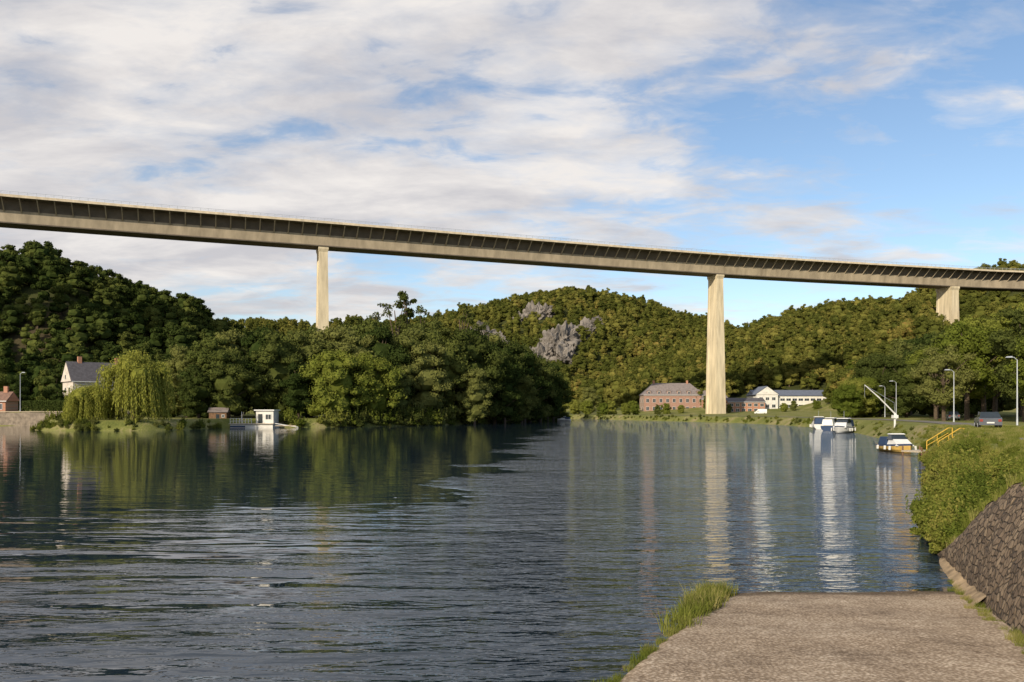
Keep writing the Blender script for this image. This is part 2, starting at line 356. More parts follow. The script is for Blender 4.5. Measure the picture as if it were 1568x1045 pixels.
def scatter(name,pts,coll,smin,smax,zs=1.0):
    n=len(pts); me=bpy.data.meshes.new(name); me.vertices.add(n); me.vertices.foreach_set('co',np.array(pts,np.float32)[:,:3].ravel())
    a=me.attributes.new('rz','FLOAT','POINT'); a.data.foreach_set('value',RNG.uniform(0,6.28,n).astype(np.float32))
    P_=np.array(pts); scv=P_[:,3] if P_.shape[1]>3 else RNG.uniform(smin,smax,n)
    a=me.attributes.new('sc','FLOAT','POINT'); a.data.foreach_set('value',scv.astype(np.float32))
    a=me.attributes.new('pk','INT','POINT'); a.data.foreach_set('value',RNG.integers(0,1000,n).astype(np.int32))
    o=link(name,me,(0,0,0)); g=bpy.data.node_groups.new(name+'_gn','GeometryNodeTree')
    g.interface.new_socket('Geometry',in_out='INPUT',socket_type='NodeSocketGeometry'); g.interface.new_socket('Geometry',in_out='OUTPUT',socket_type='NodeSocketGeometry')
    gi=g.nodes.new('NodeGroupInput'); go=g.nodes.new('NodeGroupOutput'); ip=g.nodes.new('GeometryNodeInstanceOnPoints')
    ci=g.nodes.new('GeometryNodeCollectionInfo'); ci.inputs['Collection'].default_value=coll; ci.inputs['Separate Children'].default_value=True; ci.inputs['Reset Children'].default_value=True
    def na(nm,t):
        x=g.nodes.new('GeometryNodeInputNamedAttribute'); x.data_type=t; x.inputs['Name'].default_value=nm
        return x.outputs['Attribute']
    cx=g.nodes.new('ShaderNodeCombineXYZ'); g.links.new(na('rz','FLOAT'),cx.inputs[2])
    g.links.new(gi.outputs[0],ip.inputs['Points']); g.links.new(ci.outputs[0],ip.inputs['Instance']); ip.inputs['Pick Instance'].default_value=True
    g.links.new(na('pk','INT'),ip.inputs['Instance Index']); g.links.new(cx.outputs[0],ip.inputs['Rotation'])
    g.links.new(na('sc','FLOAT'),ip.inputs['Scale']); g.links.new(ip.outputs[0],go.inputs[0])
    md=o.modifiers.new('scatter','NODES'); md.node_group=g; return o

hill_protos=[make_tree('forest_tree%d'%i,9.0+i%4,3.8+.4*(i%3),0.5,15,1700,.29,L_HILL,30+i,trunk=(i<2),core=.72) for i in range(6)]
dark_protos=[make_tree('dark_forest_tree%d'%i,9.5+i%3,3.8,0.5,13,1500,.31,L_DARK,50+i,trunk=(i<2),core=.74) for i in range(4)]
COL_H=proto_coll('forest_tree_protos',hill_protos); COL_D=proto_coll('dark_forest_tree_protos',dark_protos)
ROCKS=[(22,582,17),(34,592,22),(45,606,17),(56,620,12),(38,573,13),(12,588,12),(-22,620,19),(-12,612,15),(-31,628,12),(18,656,15),(29,660,12),(68,636,9),(6,650,9)]
def region(x0,x1,y0,y1,sp,hmin,excl=(),dmin=14):
    xs=np.arange(x0,x1,sp); ys=np.arange(y0,y1,sp); X,Y=np.meshgrid(xs,ys)
    X=X+RNG.uniform(-.45,.45,X.shape)*sp; Y=Y+RNG.uniform(-.45,.45,X.shape)*sp; X=X.ravel();Y=Y.ravel()
    Z=height(X,Y); sd=river_sd(X,Y); k=(Z>hmin)&(sd>dmin)&(np.abs(X)<Y*.85+40)
    for ex,ey,er in excl: k&=np.hypot(X-ex,(Y-ey))>er
    return np.stack([X,Y,Z-.4],1)[k]
pts=region(-340,-92,215,400,6.0,5.5); r=np.hypot(pts[:,0]+165,pts[:,1]-285); keep=(r>20)|(RNG.random(len(pts))<.7)
scatter('left_hill_forest',pts[keep],COL_D,.7,1.4)  # dark leaf colour carries the shade of this slope facing away from the sun
rk=[(x,y-s*.75,s*.62) for x,y,s in ROCKS]+[(x,y-s*.1,s*.45) for x,y,s in ROCKS]
scatter('middle_hill_forest',region(-320,260,430,800,7.2,5,rk),COL_H,.6,1.4)
scatter('distant_ridge_forest',region(-700,300,820,1040,12,30),COL_H,1.0,1.6)
scatter('right_hill_forest',region(92,460,255,640,7.0,5.2,[(209,378,9),(132,392,30)]),COL_H,.6,1.45)
scatter('far_valley_forest',region(120,900,1250,1420,18,40),COL_H,1.6,2.3)

# individual bank trees
bank_meshes=[make_tree('bank_tree',20,7.2,0.3,46,7500,.29,L_BANK,100+i,top=.8) for i in range(5)]
bankd_meshes=[make_tree('bank_tree_dark',20,7.0,0.3,46,7500,.29,L_DARK,120+i,top=.8) for i in range(3)]
bright_meshes=[make_tree('bright_tree',14,6.6,0.2,44,8000,.25,L_BRIGHT,140+i,top=.7) for i in range(3)]
avenue_meshes=[make_tree('avenue_tree',20,7.0,4.0,46,9000,.26,L_BRIGHT if i in (1,3) else L_BANK,170+i,top=.8,full=False,core=.62) for i in range(4)]
poplar=make_tree('poplar',30,2.6,5,34,3600,.26,L_BANK,160,top=.8,full=False)
sparse=make_tree('sparse_tree',26,5.2,8,40,2800,.24,L_BANK,161,top=.9,full=False,core=0,crs=.55)
def T(name,me,x,y,s,rz=None,zs=1):
    link(name,me,(x,y,max(H1(x,y),.3)-.3),random.uniform(0,6.28) if rz is None else rz,(s,s,s*zs))
B=bank_meshes; D=bankd_meshes; AV=avenue_meshes
left=[(-64,180,16,B[0]),(-70,188,20,D[0]),(-56,190,21,B[1]),(-61,196,23,D[1]),(-72,200,23,B[2]),(-80,196,18,B[3]),(-50,198,22,B[4]),(-46,205,24,B[0]),
 (-38,196,21,B[1]),(-33,200,23,D[2]),(-27,208,24,B[3]),(-36,212,27,D[0]),(-22,203,20,B[2]),(-18,214,23,D[1]),(-12,222,26,B[4]),(-25,222,28,B[1]),
 (-14,236,27,D[0]),(-5,232,23,D[2]),(-3,246,25,B[0]),(4,256,23,D[1]),(-8,256,27,B[3]),(6,268,24,B[4]),(10,280,23,D[0]),(0,276,26,B[2]),(13,294,22,D[2]),
 (6,300,24,B[1]),(16,308,19,D[1]),(12,322,19,B[0]),(-45,222,26,B[4]),(-55,214,24,D[2]),(-66,215,24,B[1]),(-82,212,19,B[0]),(-90,206,14,D[0]),(-93,218,16,B[3]),(-78,225,22,D[1]),
 (-49,183,13,D[2]),(-28,196,14,B[2]),(-10,212,15,B[0]),(-2,228,14,D[1]),(3,243,15,B[4]),(-70,178,12,B[3]),(-73,186,14,D[1])]
for x,y,h,me_ in left: T('riverside_tree',me_,x,y,h/20)
T('rounded_tree',bright_meshes[0],-40,181,1.12); T('rounded_tree',bright_meshes[1],-33,188,1.1)
T('poplar_tree',poplar,-30,228,1.38); T('sparse_tree',sparse,-33,226,1.38); T('sparse_tree',sparse,-25,226,1.25,1.0); T('sparse_tree',sparse,-15,228,1.28,2.0); T('sparse_tree',sparse,-40,226,1.2,4.0); T('sparse_tree',sparse,-7,240,1.15,5.0)
T('rounded_tree',bright_meshes[2],-106,222,1.0); T('garden_tree',D[1],-128,206,.5);T('garden_tree',D[0],-124,216,.62);T('garden_tree',B[0],-93,200,.45);T('garden_tree',D[2],-140,215,.7);T('garden_tree',D[2],-113,199,.30);T('garden_tree',B[2],-100,198.5,.32);T('garden_tree',B[2],-121,222,.75)
def willow(seed):
    mb=MB(); rs=np.random.default_rng(seed)
    mb.tube([(0,0,-1),(0.2,0,3),(0,.2,6),(.3,0,9.5)],[.6,.45,.35,.12],BARK,8)
    lobes=[(rs.uniform(-5,5),rs.uniform(-5,5),rs.uniform(8,12.4),rs.uniform(1.7,2.8)) for _ in range(20)]+[(0,0,12.0,2.4),(1.5,0,12.6,1.8)]
    lobes=[l for l in lobes if math.hypot(l[0],l[1])<6]
    Q=[]
    for lx,ly,lz,lr in lobes:
        lz=min(lz,12.6-.1*math.hypot(lx,ly)**1.8)
        mb.tube([(0,0,5),(lx*.5,ly*.5,(5+lz)/2+1),(lx,ly,lz)],[.2,.13,.05],BARK,5)
        mb.core((lx,ly,lz-.3),lr*.6,L_WILLOW)
        C,d=clump_leaves((lx,ly,lz),lr,260); Q.append(leafquads(C,d,.2,.09))
        for _ in range(34):
            th=rs.uniform(0,6.28); rr=lr*rs.uniform(.4,1.1); x=lx+rr*math.cos(th); y=ly+rr*math.sin(th); z1=lz-rs.uniform(-.5,1.0)
            out_=math.hypot(x,y); z2=rs.uniform(.6,4.5) if out_>3.5 else rs.uniform(3,7)
            k=int((z1-z2)/.16)+2; t=np.linspace(0,1,k); o=np.array([x,y])/max(out_,.1)
            C=np.stack([x+o[0]*t*1.0+rs.normal(0,.10,k),y+o[1]*t*1.0+rs.normal(0,.10,k),z1+(z2-z1)*t],1)
            n=len(C); s=rs.uniform(.8,1.2,(n,1)); ang=rs.uniform(0,3.14,n); U=np.stack([rs.normal(0,.03,n),rs.normal(0,.03,n),np.full(n,.24)],1)*s; V=np.stack([np.cos(ang)*.085,np.sin(ang)*.085,np.zeros(n)],1)*s
            Q.append(np.stack([C-U,C+V,C+U,C-V],1))
    mb.quads(np.concatenate(Q),L_WILLOW); return mb.mesh('weeping_willow')
link('weeping_willow',willow(5),(-71.5,150,.6),0,(.95,.95,1.03)); 
link('weeping_willow',willow(9),(-78.5,150,.4),2.,(.70,.70,.60))
right=[(78,121,18,AV[0]),(86,130,20,AV[1]),(71,131,13,AV[2]),(80,140,18,AV[3]),(92,138,21,AV[0]),(90,152,20,AV[1]),(83,156,15,AV[2]),(97,160,21,AV[3]),(101,175,20,D[1]),(94,176,17,AV[3]),
 (104,190,21,B[3]),(96,194,16,B[4]),(108,205,22,D[2]),(101,219,18,B[0]),(112,225,22,B[1]),(120,240,24,D[0]),(110,244,19,B[2]),(125,215,24,AV[1]),(118,195,24,B[3]),(128,260,22,B[4]),(119,266,18,B[0]),(115,180,24,AV[3]),(108,160,24,B[1]),(72,109,12,AV[1])]
for x,y,h,me_ in right: T('avenue_tree',me_,x,y,h/20)
for x,y,s in [(81,192,.60),(86,200,.70),(91,206,.75),(94,216,.78),(99,226,.8),(104,238,.8)]:
    T('young_willow_tree',bright_meshes[int(x)%3],x,y,s)
for x,y,s in [(35,372,.5),(42,368,.42),(50,352,.4),(47,378,.5),(56,360,.34),(30,385,.55),(64,350,.25),(25,400,.6),(60,395,.45),(20,395,.7),(38,392,.7),(158,372,.5),(165,384,.7),(72,372,.38),(80,376,.3),(93,378,.42),(148,360,.4),(170,366,.7),(128,362,.25),(120,352,.3),(136,356,.32),(98,360,.22),(142,346,.35)]:
    T('riverside_bush_tree',(bright_meshes+B)[int(x)%5],x,y,s)

# ------------------------------------------------------------------ rock outcrops
ROCK=simple('limestone',(0.13,0.117,0.108),0.95,0.28,0.12,bump=.8,c2=(0.27,0.243,0.22))
def rock(name,x,y,s,seed):
    bm=bmesh.new(); bmesh.ops.create_icosphere(bm,subdivisions=5,radius=1)
    for v_ in bm.verts:
        p=v_.co.copy(); q=p*1.6+Vector((seed,seed*2,0))
        d=noise.fractal(q,0.8,2.1,7)*.42; cr=abs(noise.noise(Vector((p.x*4+seed,p.y*4,p.z*1.2))))*.38
        v_.co=p*(1+d-cr); v_.co.x*=s*.75; v_.co.y*=s*.6; v_.co.z*=s*.62
        if v_.co.z>0: v_.co.z*=1.0+.5*noise.noise(Vector((p.x*3.1+seed,p.y*3,0)))
    me=bpy.data.meshes.new(name); bm.to_mesh(me); bm.free(); me.materials.append(ROCK); link(name,me,(x,y,H1(x,y)+s*.03),seed)
for i,(x,y,s) in enumerate(ROCKS): rock('rock_outcrop',x,y,s,i*1.7+.4)

# ------------------------------------------------------------------ ramp, revetment, verge
m,nt,out=new_mat('ramp_concrete')
b=N(nt,'ShaderNodeBsdfPrincipled'); b.inputs['Roughness'].default_value=.9; b.inputs['Specular IOR Level'].default_value=.2
P=pos_node(nt); n1=noise_n(nt,P,0.9,7,.7); n2=noise_n(nt,P,34,3,.7); n5=noise_n(nt,P,6,5,.65)
f=math_n(nt,'ADD',math_n(nt,'ADD',math_n(nt,'MULTIPLY',n1,.40),math_n(nt,'MULTIPLY',n2,.35)),math_n(nt,'MULTIPLY',n5,.25))
col=ramp(nt,f,[(0.38,(0.26,0.195,0.14)),(0.49,(0.52,0.41,0.305)),(0.60,(0.72,0.60,0.47))])
vo=N(nt,'ShaderNodeTexVoronoi'); vo.inputs['Scale'].default_value=22; nt.links.new(P,vo.inputs['Vector'])
peb=ramp(nt,vo.outputs['Distance'],[(0.0,(1,1,1)),(0.25,(.92,.92,.92)),(.6,(.45,.42,.38))])
mm=N(nt,'ShaderNodeMix'); mm.data_type='RGBA'; mm.blend_type='MULTIPLY'; mm.inputs[0].default_value=.9; nt.links.new(col,mm.inputs[6]); nt.links.new(peb,mm.inputs[7])
sep=N(nt,'ShaderNodeSeparateXYZ'); nt.links.new(P,sep.inputs[0])
wet=math_n(nt,'SUBTRACT',1,math_n(nt,'MULTIPLY',math_n(nt,'SUBTRACT',sep.outputs[2],math_n(nt,'MULTIPLY',n1,.05)),30),True)
m4=N(nt,'ShaderNodeMix'); m4.data_type='RGBA'; m4.blend_type='MULTIPLY'; m4.inputs[7].default_value=(.35,.33,.3,1); nt.links.new(wet,m4.inputs[0]); nt.links.new(mm.outputs[2],m4.inputs[6])
nt.links.new(m4.outputs[2],b.inputs['Base Color'])
bp=N(nt,'ShaderNodeBump'); bp.inputs['Distance'].default_value=.04; bp.inputs['Strength'].default_value=1.0; nt.links.new(f,bp.inputs['Height']); nt.links.new(bp.outputs[0],b.inputs['Normal'])
nt.links.new(b.outputs[0],out.inputs[0]); RAMPM=m
mb=MB(); vs=[]; fs=[]; nu,nv=50,160
for j in range(nv+1):
    Y=-8+(17.5+8)*j/nv; xl=1.04+(Y-8.16)*.4158+.07*noise.noise(Vector((0,Y*.9,3)))+.05*noise.noise(Vector((0,Y*4,1))); xr=8.66+(Y-15.1)*.41
    for i in range(nu+1):
        X=xl+(xr-xl)*i/nu; z=.1*(15.35-Y)+.02*noise.noise(Vector((X*.8,Y*.8,0)))+.02*noise.noise(Vector((X*.5,Y*.5,4)))
        if i==0: z-=.03
        vs.append((X,Y,z))
for j in range(nv):
    for i in range(nu):
        a=j*(nu+1)+i; fs.append((a,a+1,a+nu+2,a+nu+1))
o=len(vs)
for j in range(nv+1): p=vs[j*(nu+1)]; vs.append((p[0]-.25,p[1],-1.5))
for j in range(nv): fs.append((j*(nu+1),(j+1)*(nu+1),o+j+1,o+j))
mb.add(vs,fs,RAMPM); mb.obj('boat_ramp',smooth=True)
m,nt,out=new_mat('stone_pitching')
b=N(nt,'ShaderNodeBsdfPrincipled'); b.inputs['Roughness'].default_value=.9
P=pos_node(nt,(1,1,1.3)); vo=N(nt,'ShaderNodeTexVoronoi'); vo.inputs['Scale'].default_value=5.5; vo.inputs['Randomness'].default_value=.8; nt.links.new(P,vo.inputs['Vector'])
ve=N(nt,'ShaderNodeTexVoronoi'); ve.feature='DISTANCE_TO_EDGE'; ve.inputs['Scale'].default_value=5.5; ve.inputs['Randomness'].default_value=.8; nt.links.new(P,ve.inputs['Vector'])
sp=N(nt,'ShaderNodeSeparateColor'); nt.links.new(vo.outputs['Color'],sp.inputs[0])
n3=noise_n(nt,P,14,5,.7); n4=noise_n(nt,P,1.3,4,.6)
ff=math_n(nt,'ADD',math_n(nt,'ADD',math_n(nt,'MULTIPLY',sp.outputs[0],.35),math_n(nt,'MULTIPLY',n3,.35)),math_n(nt,'MULTIPLY',n4,.3))
col=ramp(nt,ff,[(0.25,(0.08,0.055,0.037)),(0.5,(0.19,0.135,0.09)),(0.75,(0.34,0.255,0.17))])
ed=ramp(nt,ve.outputs['Distance'],[(0.02,(.4,.38,.32)),(.10,(1,1,1))])
mm=N(nt,'ShaderNodeMix'); mm.data_type='RGBA'; mm.blend_type='MULTIPLY'; mm.inputs[0].default_value=1; nt.links.new(col,mm.inputs[6]); nt.links.new(ed,mm.inputs[7])
nt.links.new(mm.outputs[2],b.inputs['Base Color'])
hgt=math_n(nt,'ADD',math_n(nt,'MINIMUM',math_n(nt,'MULTIPLY',ve.outputs['Distance'],4),.5),math_n(nt,'MULTIPLY',n3,.3))
bp=N(nt,'ShaderNodeBump'); bp.inputs['Distance'].default_value=.08; nt.links.new(hgt,bp.inputs['Height']); nt.links.new(bp.outputs[0],b.inputs['Normal'])
nt.links.new(b.outputs[0],out.inputs[0]); STONE=m
def base_pt(Y): return (8.66+(Y-15.1)*.41,Y,max(.1*(15.35-Y),0)-.08)
top=[(4.1,-6,2.4),(5.4,3,2.4),(7.2,8,2.35),(8.6,12,2.28),(9.4,14.7,2.2),(9.62,15.6,1.9),(9.9,16.7,1.5),(10.05,17.7,.85),(10.3,18.6,.4),(10.5,19.4,-.05)]
TP=catmull([p for p in top],12); nb=len(TP); mb=MB(); vs=[];fs=[]; nr=14
bys=np.interp(np.arange(nb),[0,12*4,nb-1],[-7,14.9,19.3])
for j in range(nb):
    bp_=np.array(base_pt(bys[j])); tp=TP[j]
    for i in range(nr+1):
        t=i/nr; p=bp_*(1-t)+tp*t; p[2]+=.10*math.sin(t*math.pi)+.05*noise.noise(Vector(p*2.0)); p[0]-=.10*math.sin(math.pi*t)+.04*noise.noise(Vector(p*3.5))
        vs.append(tuple(p))
for j in range(nb-1):
    for i in range(nr): a=j*(nr+1)+i; fs.append((a,a+nr+1,a+nr+2,a+1))
mb.add(vs,fs,STONE)
KERB=simple('kerb_concrete',(0.34,0.25,0.155),0.9,0.25,2.5,bump=.03)
kv=[];kf=[]
for i,y in enumerate(np.linspace(13.6,19.6,28)):
    p=base_pt(y); q=.04*noise.noise(Vector((y*2.1,0,0))); k=min(1,(19.7-y)/1.5); w_=.13*k
    kv+=[(p[0]-.20+q,y,-.5),(p[0]-.18+q,y,p[2]+.07*k),(p[0]-.04,y,p[2]+.17*k+q),(p[0]+w_*.6,y,p[2]+.26*k+q),(p[0]+w_,y,p[2]+.1)]
for i in range(27):
    for k in range(4): kf.append((5*i+k,5*(i+1)+k,5*(i+1)+k+1,5*i+k+1))
mb.add(kv,kf,KERB)
mb.obj('stone_revetment_wall',smooth=True)
VERGE=bpy.data.materials['ground_grass_and_earth']
mb=MB(); vs=[];fs=[]; 
for j in range(nb):
    tp=TP[j]; 
    for i in range(7):
        t=i/6; X=tp[0]+t*5; Y=tp[1]+t*1.5; z=tp[2]*(1-t)**.5+ (max(H1(X,Y),0)-.05)*(1-(1-t)**.5) -.02
        vs.append((X,Y,z+.05*noise.noise(Vector((X,Y,0)))))
for j in range(nb-1):
    for i in range(6): a=j*7+i; fs.append((a,a+7,a+8,a+1))
mb.add(vs,fs,VERGE); mb.obj('grass_verge',smooth=True)

# ------------------------------------------------------------------ shrubs & grass
def shrub(name,seed,mat,R=.8,n=2600,a=.055):
    rs=random.Random(seed); Q=[]; mb=MB()
    for k in range(11):
        th=rs.uniform(0,6.28); rr=R*rs.uniform(0,.8); c=(rr*math.cos(th),rr*math.sin(th),R*rs.uniform(.15,1.15)); rc=R*rs.uniform(.22,.46); C,d=clump_leaves(c,rc,n//11)
        Q.append(leafquads(C,d,a,a*.5)); mb.core(c,rc*.6,mat)
        mb.tube([(0,0,-.1),(c[0]*.6,c[1]*.6,c[2]*.6),c],[.02,.014,.006],BARK,4)
    for k in range(20):
        th=rs.uniform(0,6.28); rr=R*rs.uniform(0,.9); b0=np.array([rr*math.cos(th),rr*math.sin(th),R*.6]); hgt_=R*rs.uniform(.5,1.4)
        t=np.linspace(0,1,30)[:,None]; C=b0+np.array([rs.uniform(-.3,.3)*R,rs.uniform(-.3,.3)*R,hgt_])*t+RNG.normal(0,.03,(30,3))
        Q.append(leafquads(C,RNG.normal(size=(30,3)),a,a*.45))
    mb.quads(np.concatenate(Q),mat); return mb.mesh(name)
def grass(name,seed,n=160,h=.35,R=.3):
    rs=np.random.default_rng(seed); mb=MB(); Q=[]
    for k in range(n):
        th=rs.uniform(0,6.28); rr=R*math.sqrt(rs.random()); x,y=rr*math.cos(th),rr*math.sin(th); hh_=h*rs.uniform(.4,1.15); dx,dy=rs.normal(0,.28,2)*hh_; a=rs.uniform(0,3.14); w=.007
        wx,wy=math.cos(a)*w,math.sin(a)*w
        p0=np.array([x,y,0]);p1=np.array([x+dx*.35,y+dy*.35,hh_*.6]);p2=np.array([x+dx,y+dy,hh_]); ww=np.array([wx,wy,0])
        Q.append([p0-ww,p0+ww,p1+ww*.8,p1-ww*.8]); Q.append([p1-ww*.8,p1+ww*.8,p2+ww*.15,p2-ww*.15])
    mb.quads(np.array(Q),L_GRASS); return mb.mesh(name)
SH=proto_coll('shrub_protos',[shrub('shrub%d'%i,i,L_SHRUB) for i in range(5)])
SHB=proto_coll('far_shrub_protos',[shrub('far_shrub%d'%i,i+9,L_BRIGHT if i<2 else L_BANK,R=1.3,n=1700,a=.14) for i in range(4)])
GR=proto_coll('grass_protos',[grass('grass_tuft%d'%i,i) for i in range(4)])
shore=RIVER[6:17]; L=np.r_[0,np.cumsum(np.hypot(*np.diff(shore,axis=0).T))]
P1=[]
for k in range(380):
    s=RNG.uniform(2.0,60); x=np.interp(s,L,shore[:,0]); y=np.interp(s,L,shore[:,1]); off=RNG.uniform(-.4,3.6)
    if s>40 and 55<y<68: continue
    x+=off*.86; y-=off*.5
    if y<18: continue
    z=max(H1(x,y),.05)-.05
    sc=min(.95,max(.13,(2.3-z)/2.0))*RNG.uniform(.45,1.0)
    if s>38: sc*=.65
    if RNG.random()<.09: sc*=1.5
    P1.append((x,y,z,sc))
for k in range(70):
    x=RNG.uniform(10.4,13.2); y=RNG.uniform(18.6,25); 
    if river_sd(np.array([x]),np.array([y]))[0]<-.9: continue
    P1.append((x,y,max(H1(x,y),.0)-.02,RNG.uniform(.35,.8)))
scatter('bank_shrubs',P1,SH,.45,1.0)
P2=[]; sh=RIVER[10:22]; LL=np.r_[0,np.cumsum(np.hypot(*np.diff(sh,axis=0).T))]
for k in range(200):
    s=RNG.uniform(25,330)
    x=np.interp(s,LL,sh[:,0]); y=np.interp(s,LL,sh[:,1]); off=RNG.uniform(.3,2.5); P2.append((x+off,y,max(H1(x+off,y),.1)-.2,RNG.uniform(.12,.3) if y<150 else RNG.uniform(.2,.5)))
scatter('far_bank_shrubs',P2,SHB,.2,.55)
P3=[]; sh=RIVER[29:43]; LL=np.r_[0,np.cumsum(np.hypot(*np.diff(sh,axis=0).T))]
for k in range(560):
    s=RNG.uniform(0,LL[-1]); x=np.interp(s,LL,sh[:,0]); y=np.interp(s,LL,sh[:,1]); ox,oy=RNG.uniform(-1.5,1.0),RNG.uniform(-.2,2.5)
    if -61<x<-50 and y>160: continue
    x+=ox;y+=oy
    if river_sd(np.array([x]),np.array([y]))[0]<-.4: continue
    P3.append((x,y,max(H1(x,y),.1)-.3,RNG.uniform(.3,.7) if y<168 else RNG.uniform(.7,1.8)))
scatter('left_bank_shrubs',P3,SHB,.5,1.2)
G=[]
for k in range(80):
    t=RNG.beta(2.6,1.3); Y=11+t*4.3; x=1.04+(Y-8.16)*.4158+RNG.normal(0,.06)-.06
    G.append((x,Y,.1*(15.35-Y)-.10,RNG.uniform(.3,1.0)))
for k in range(22):
    Y=RNG.uniform(7,11.5); G.append((1.04+(Y-8.16)*.4158-.05,Y,.1*(15.35-Y)-.06,RNG.uniform(.2,.4)))
for k in range(420):
    Y=RNG.uniform(11,19); j=int(np.interp(Y,TP[:,1],np.arange(nb))); tp=TP[j]; off=RNG.uniform(.1,2.5); G.append((tp[0]+off,tp[1]+off*.3,max(tp[2]-.1-off*.05,H1(tp[0]+off,tp[1])),RNG.uniform(.4,.9)))
for k in range(60):
    Y=RNG.uniform(8,16.5); p=base_pt(Y); G.append((p[0]-.12+RNG.normal(.0,.05),Y,p[2]+.05,RNG.uniform(.12,.38)))
for k in range(1800):
    s=RNG.uniform(2,75); x=np.interp(s,L,shore[:,0]); y=np.interp(s,L,shore[:,1]); off=RNG.uniform(.5,9); x+=off*.86;y-=off*.5; G.append((x,y,max(H1(x,y),0)-.02,RNG.uniform(.25,1.0)))
scatter('grass_tufts',G,GR,.5,1.3)

# ------------------------------------------------------------------ road on the quay
ASPH=simple('asphalt',(0.15,0.14,0.125),0.9,0.12,1.2)
rp=catmull([(10,-8),(15.5,10),(21,25),(28.5,43),(41,66),(52,90),(62,118),(71,155),(75,200),(75,240),(66,290),(58,330)],12)
mb=MB(); vs=[];fs=[]; d=np.gradient(rp,axis=0); d/=np.linalg.norm(d,axis=1,keepdims=True)
for i,p in enumerate(rp):
    for s in (-2.2,2.2): x=p[0]+d[i][1]*s; y=p[1]-d[i][0]*s; vs.append((x,y,max(H1(x,y),1.9)+.05))
for i in range(len(rp)-1): fs.append((2*i,2*i+1,2*i+3,2*i+2))
mb.add(vs,fs,ASPH); mb.obj('quay_road')

# ------------------------------------------------------------------ buildings
def window(mb,x,y,z,w,h,axis='y',sgn=-1,fr=WPAINT):
    if axis=='y':
        y0,y1=sorted((y,y+sgn*.08)); mb.box(x-w/2,x+w/2,y0,y1,z,z+h,fr); y0,y1=sorted((y+sgn*.082,y+sgn*.10))
        mb.box(x-w/2+.1,x-.04,y0,y1,z+.1,z+h-.1,GLASS); mb.box(x+.04,x+w/2-.1,y0,y1,z+.1,z+h-.1,GLASS)
    else:
        x0,x1=sorted((x,x+sgn*.08)); mb.box(x0,x1,y-w/2,y+w/2,z,z+h,fr); x0,x1=sorted((x+sgn*.082,x+sgn*.10))
        mb.box(x0,x1,y-w/2+.1,y-.04,z+.1,z+h-.1,GLASS); mb.box(x0,x1,y+.04,y+w/2-.1,z+.1,z+h-.1,GLASS)
def house(name,loc,rz,w,dp,he,hr,wall,roof,rows=2,cols=4,chim=(),hip=0,dormers=0,wh=1.5,ww=1.1):
    mb=MB(); mb.box(-w/2,w/2,0,dp,-3,he,wall)
    o=.4; e=he+.01
    V=[(-w/2-o,-o,e),(w/2+o,-o,e),(w/2+o,dp+o,e),(-w/2-o,dp+o,e),(-w/2-o+hip,dp/2,hr),(w/2+o-hip,dp/2,hr)]
    mb.add(V,[(0,1,5,4),(1,2,5),(2,3,4,5),(3,0,4),(0,3,2,1)],roof)
    if not hip:
        for sx in (-1,1):
            x0,x1=sorted((sx*(w/2+o+.01),sx*(w/2+o+.06)))
            mb.prism_x([(-o+.5,e),(dp+o-.5,e),(dp/2,hr-.35)],x0,x1,wall)
    mb.box(-w/2-o,w/2+o,-o-.12,-o-.01,e-.15,e+.05,WPAINT)
    for r in range(rows):
        for c in range(cols):
            window(mb,-w/2+(c+.5)*w/cols,0,.9+r*(he-.6)/rows,ww,wh)
        for yy in (dp*.3,dp*.7): window(mb,-w/2,yy,.9+r*(he-.6)/rows,1.0,wh,'x',-1)
    if not hip: window(mb,-w/2-o-.06,dp/2,e+.6,.9,1.2,'x',-1)
    for cx in chim: mb.box(cx-.45,cx+.45,dp/2-.4,dp/2+.4,hr-1.2,hr+1.3,BRICK)
    for k in range(dormers):
        x=-w/2+(k+.5)*w/dormers; zb=e+.5; mb.box(x-.9,x+.9,.5,2.8,zb-.4,zb+1.5,wall); mb.prism_y([(x-1.15,zb+1.5),(x+1.15,zb+1.5),(x,zb+2.4)],.3,3.6,roof)
        window(mb,x,.5,zb+.1,1.2,1.2)
    return mb.obj(name,loc,rz)
house('white_house',(-105,204,4.0),.78,13.5,8.5,7.0,12.2,PINKR,SLATE,2,4,chim=(-4,5))
house('small_brick_house',(-126.5,194.8,3.0),.1,5,6,3.0,5.4,BRICK,TILE,1,2,chim=(1.2,))
house('brick_mansion',(81,398,3),0.02,30,13,8.6,14.8,BRICKP,SLATE2,2,9,chim=(-9,8),hip=6,dormers=6,ww=1.5,wh=1.9)
house('brick_annex',(101,396,3),0,13,10,6.5,11,BRICK,SLATE2,2,4,hip=2)
house('orange_brick_house',(109,370,2.4),0,17,9,5.4,7.4,BRICK,SLATE,2,6,ww=1.8)
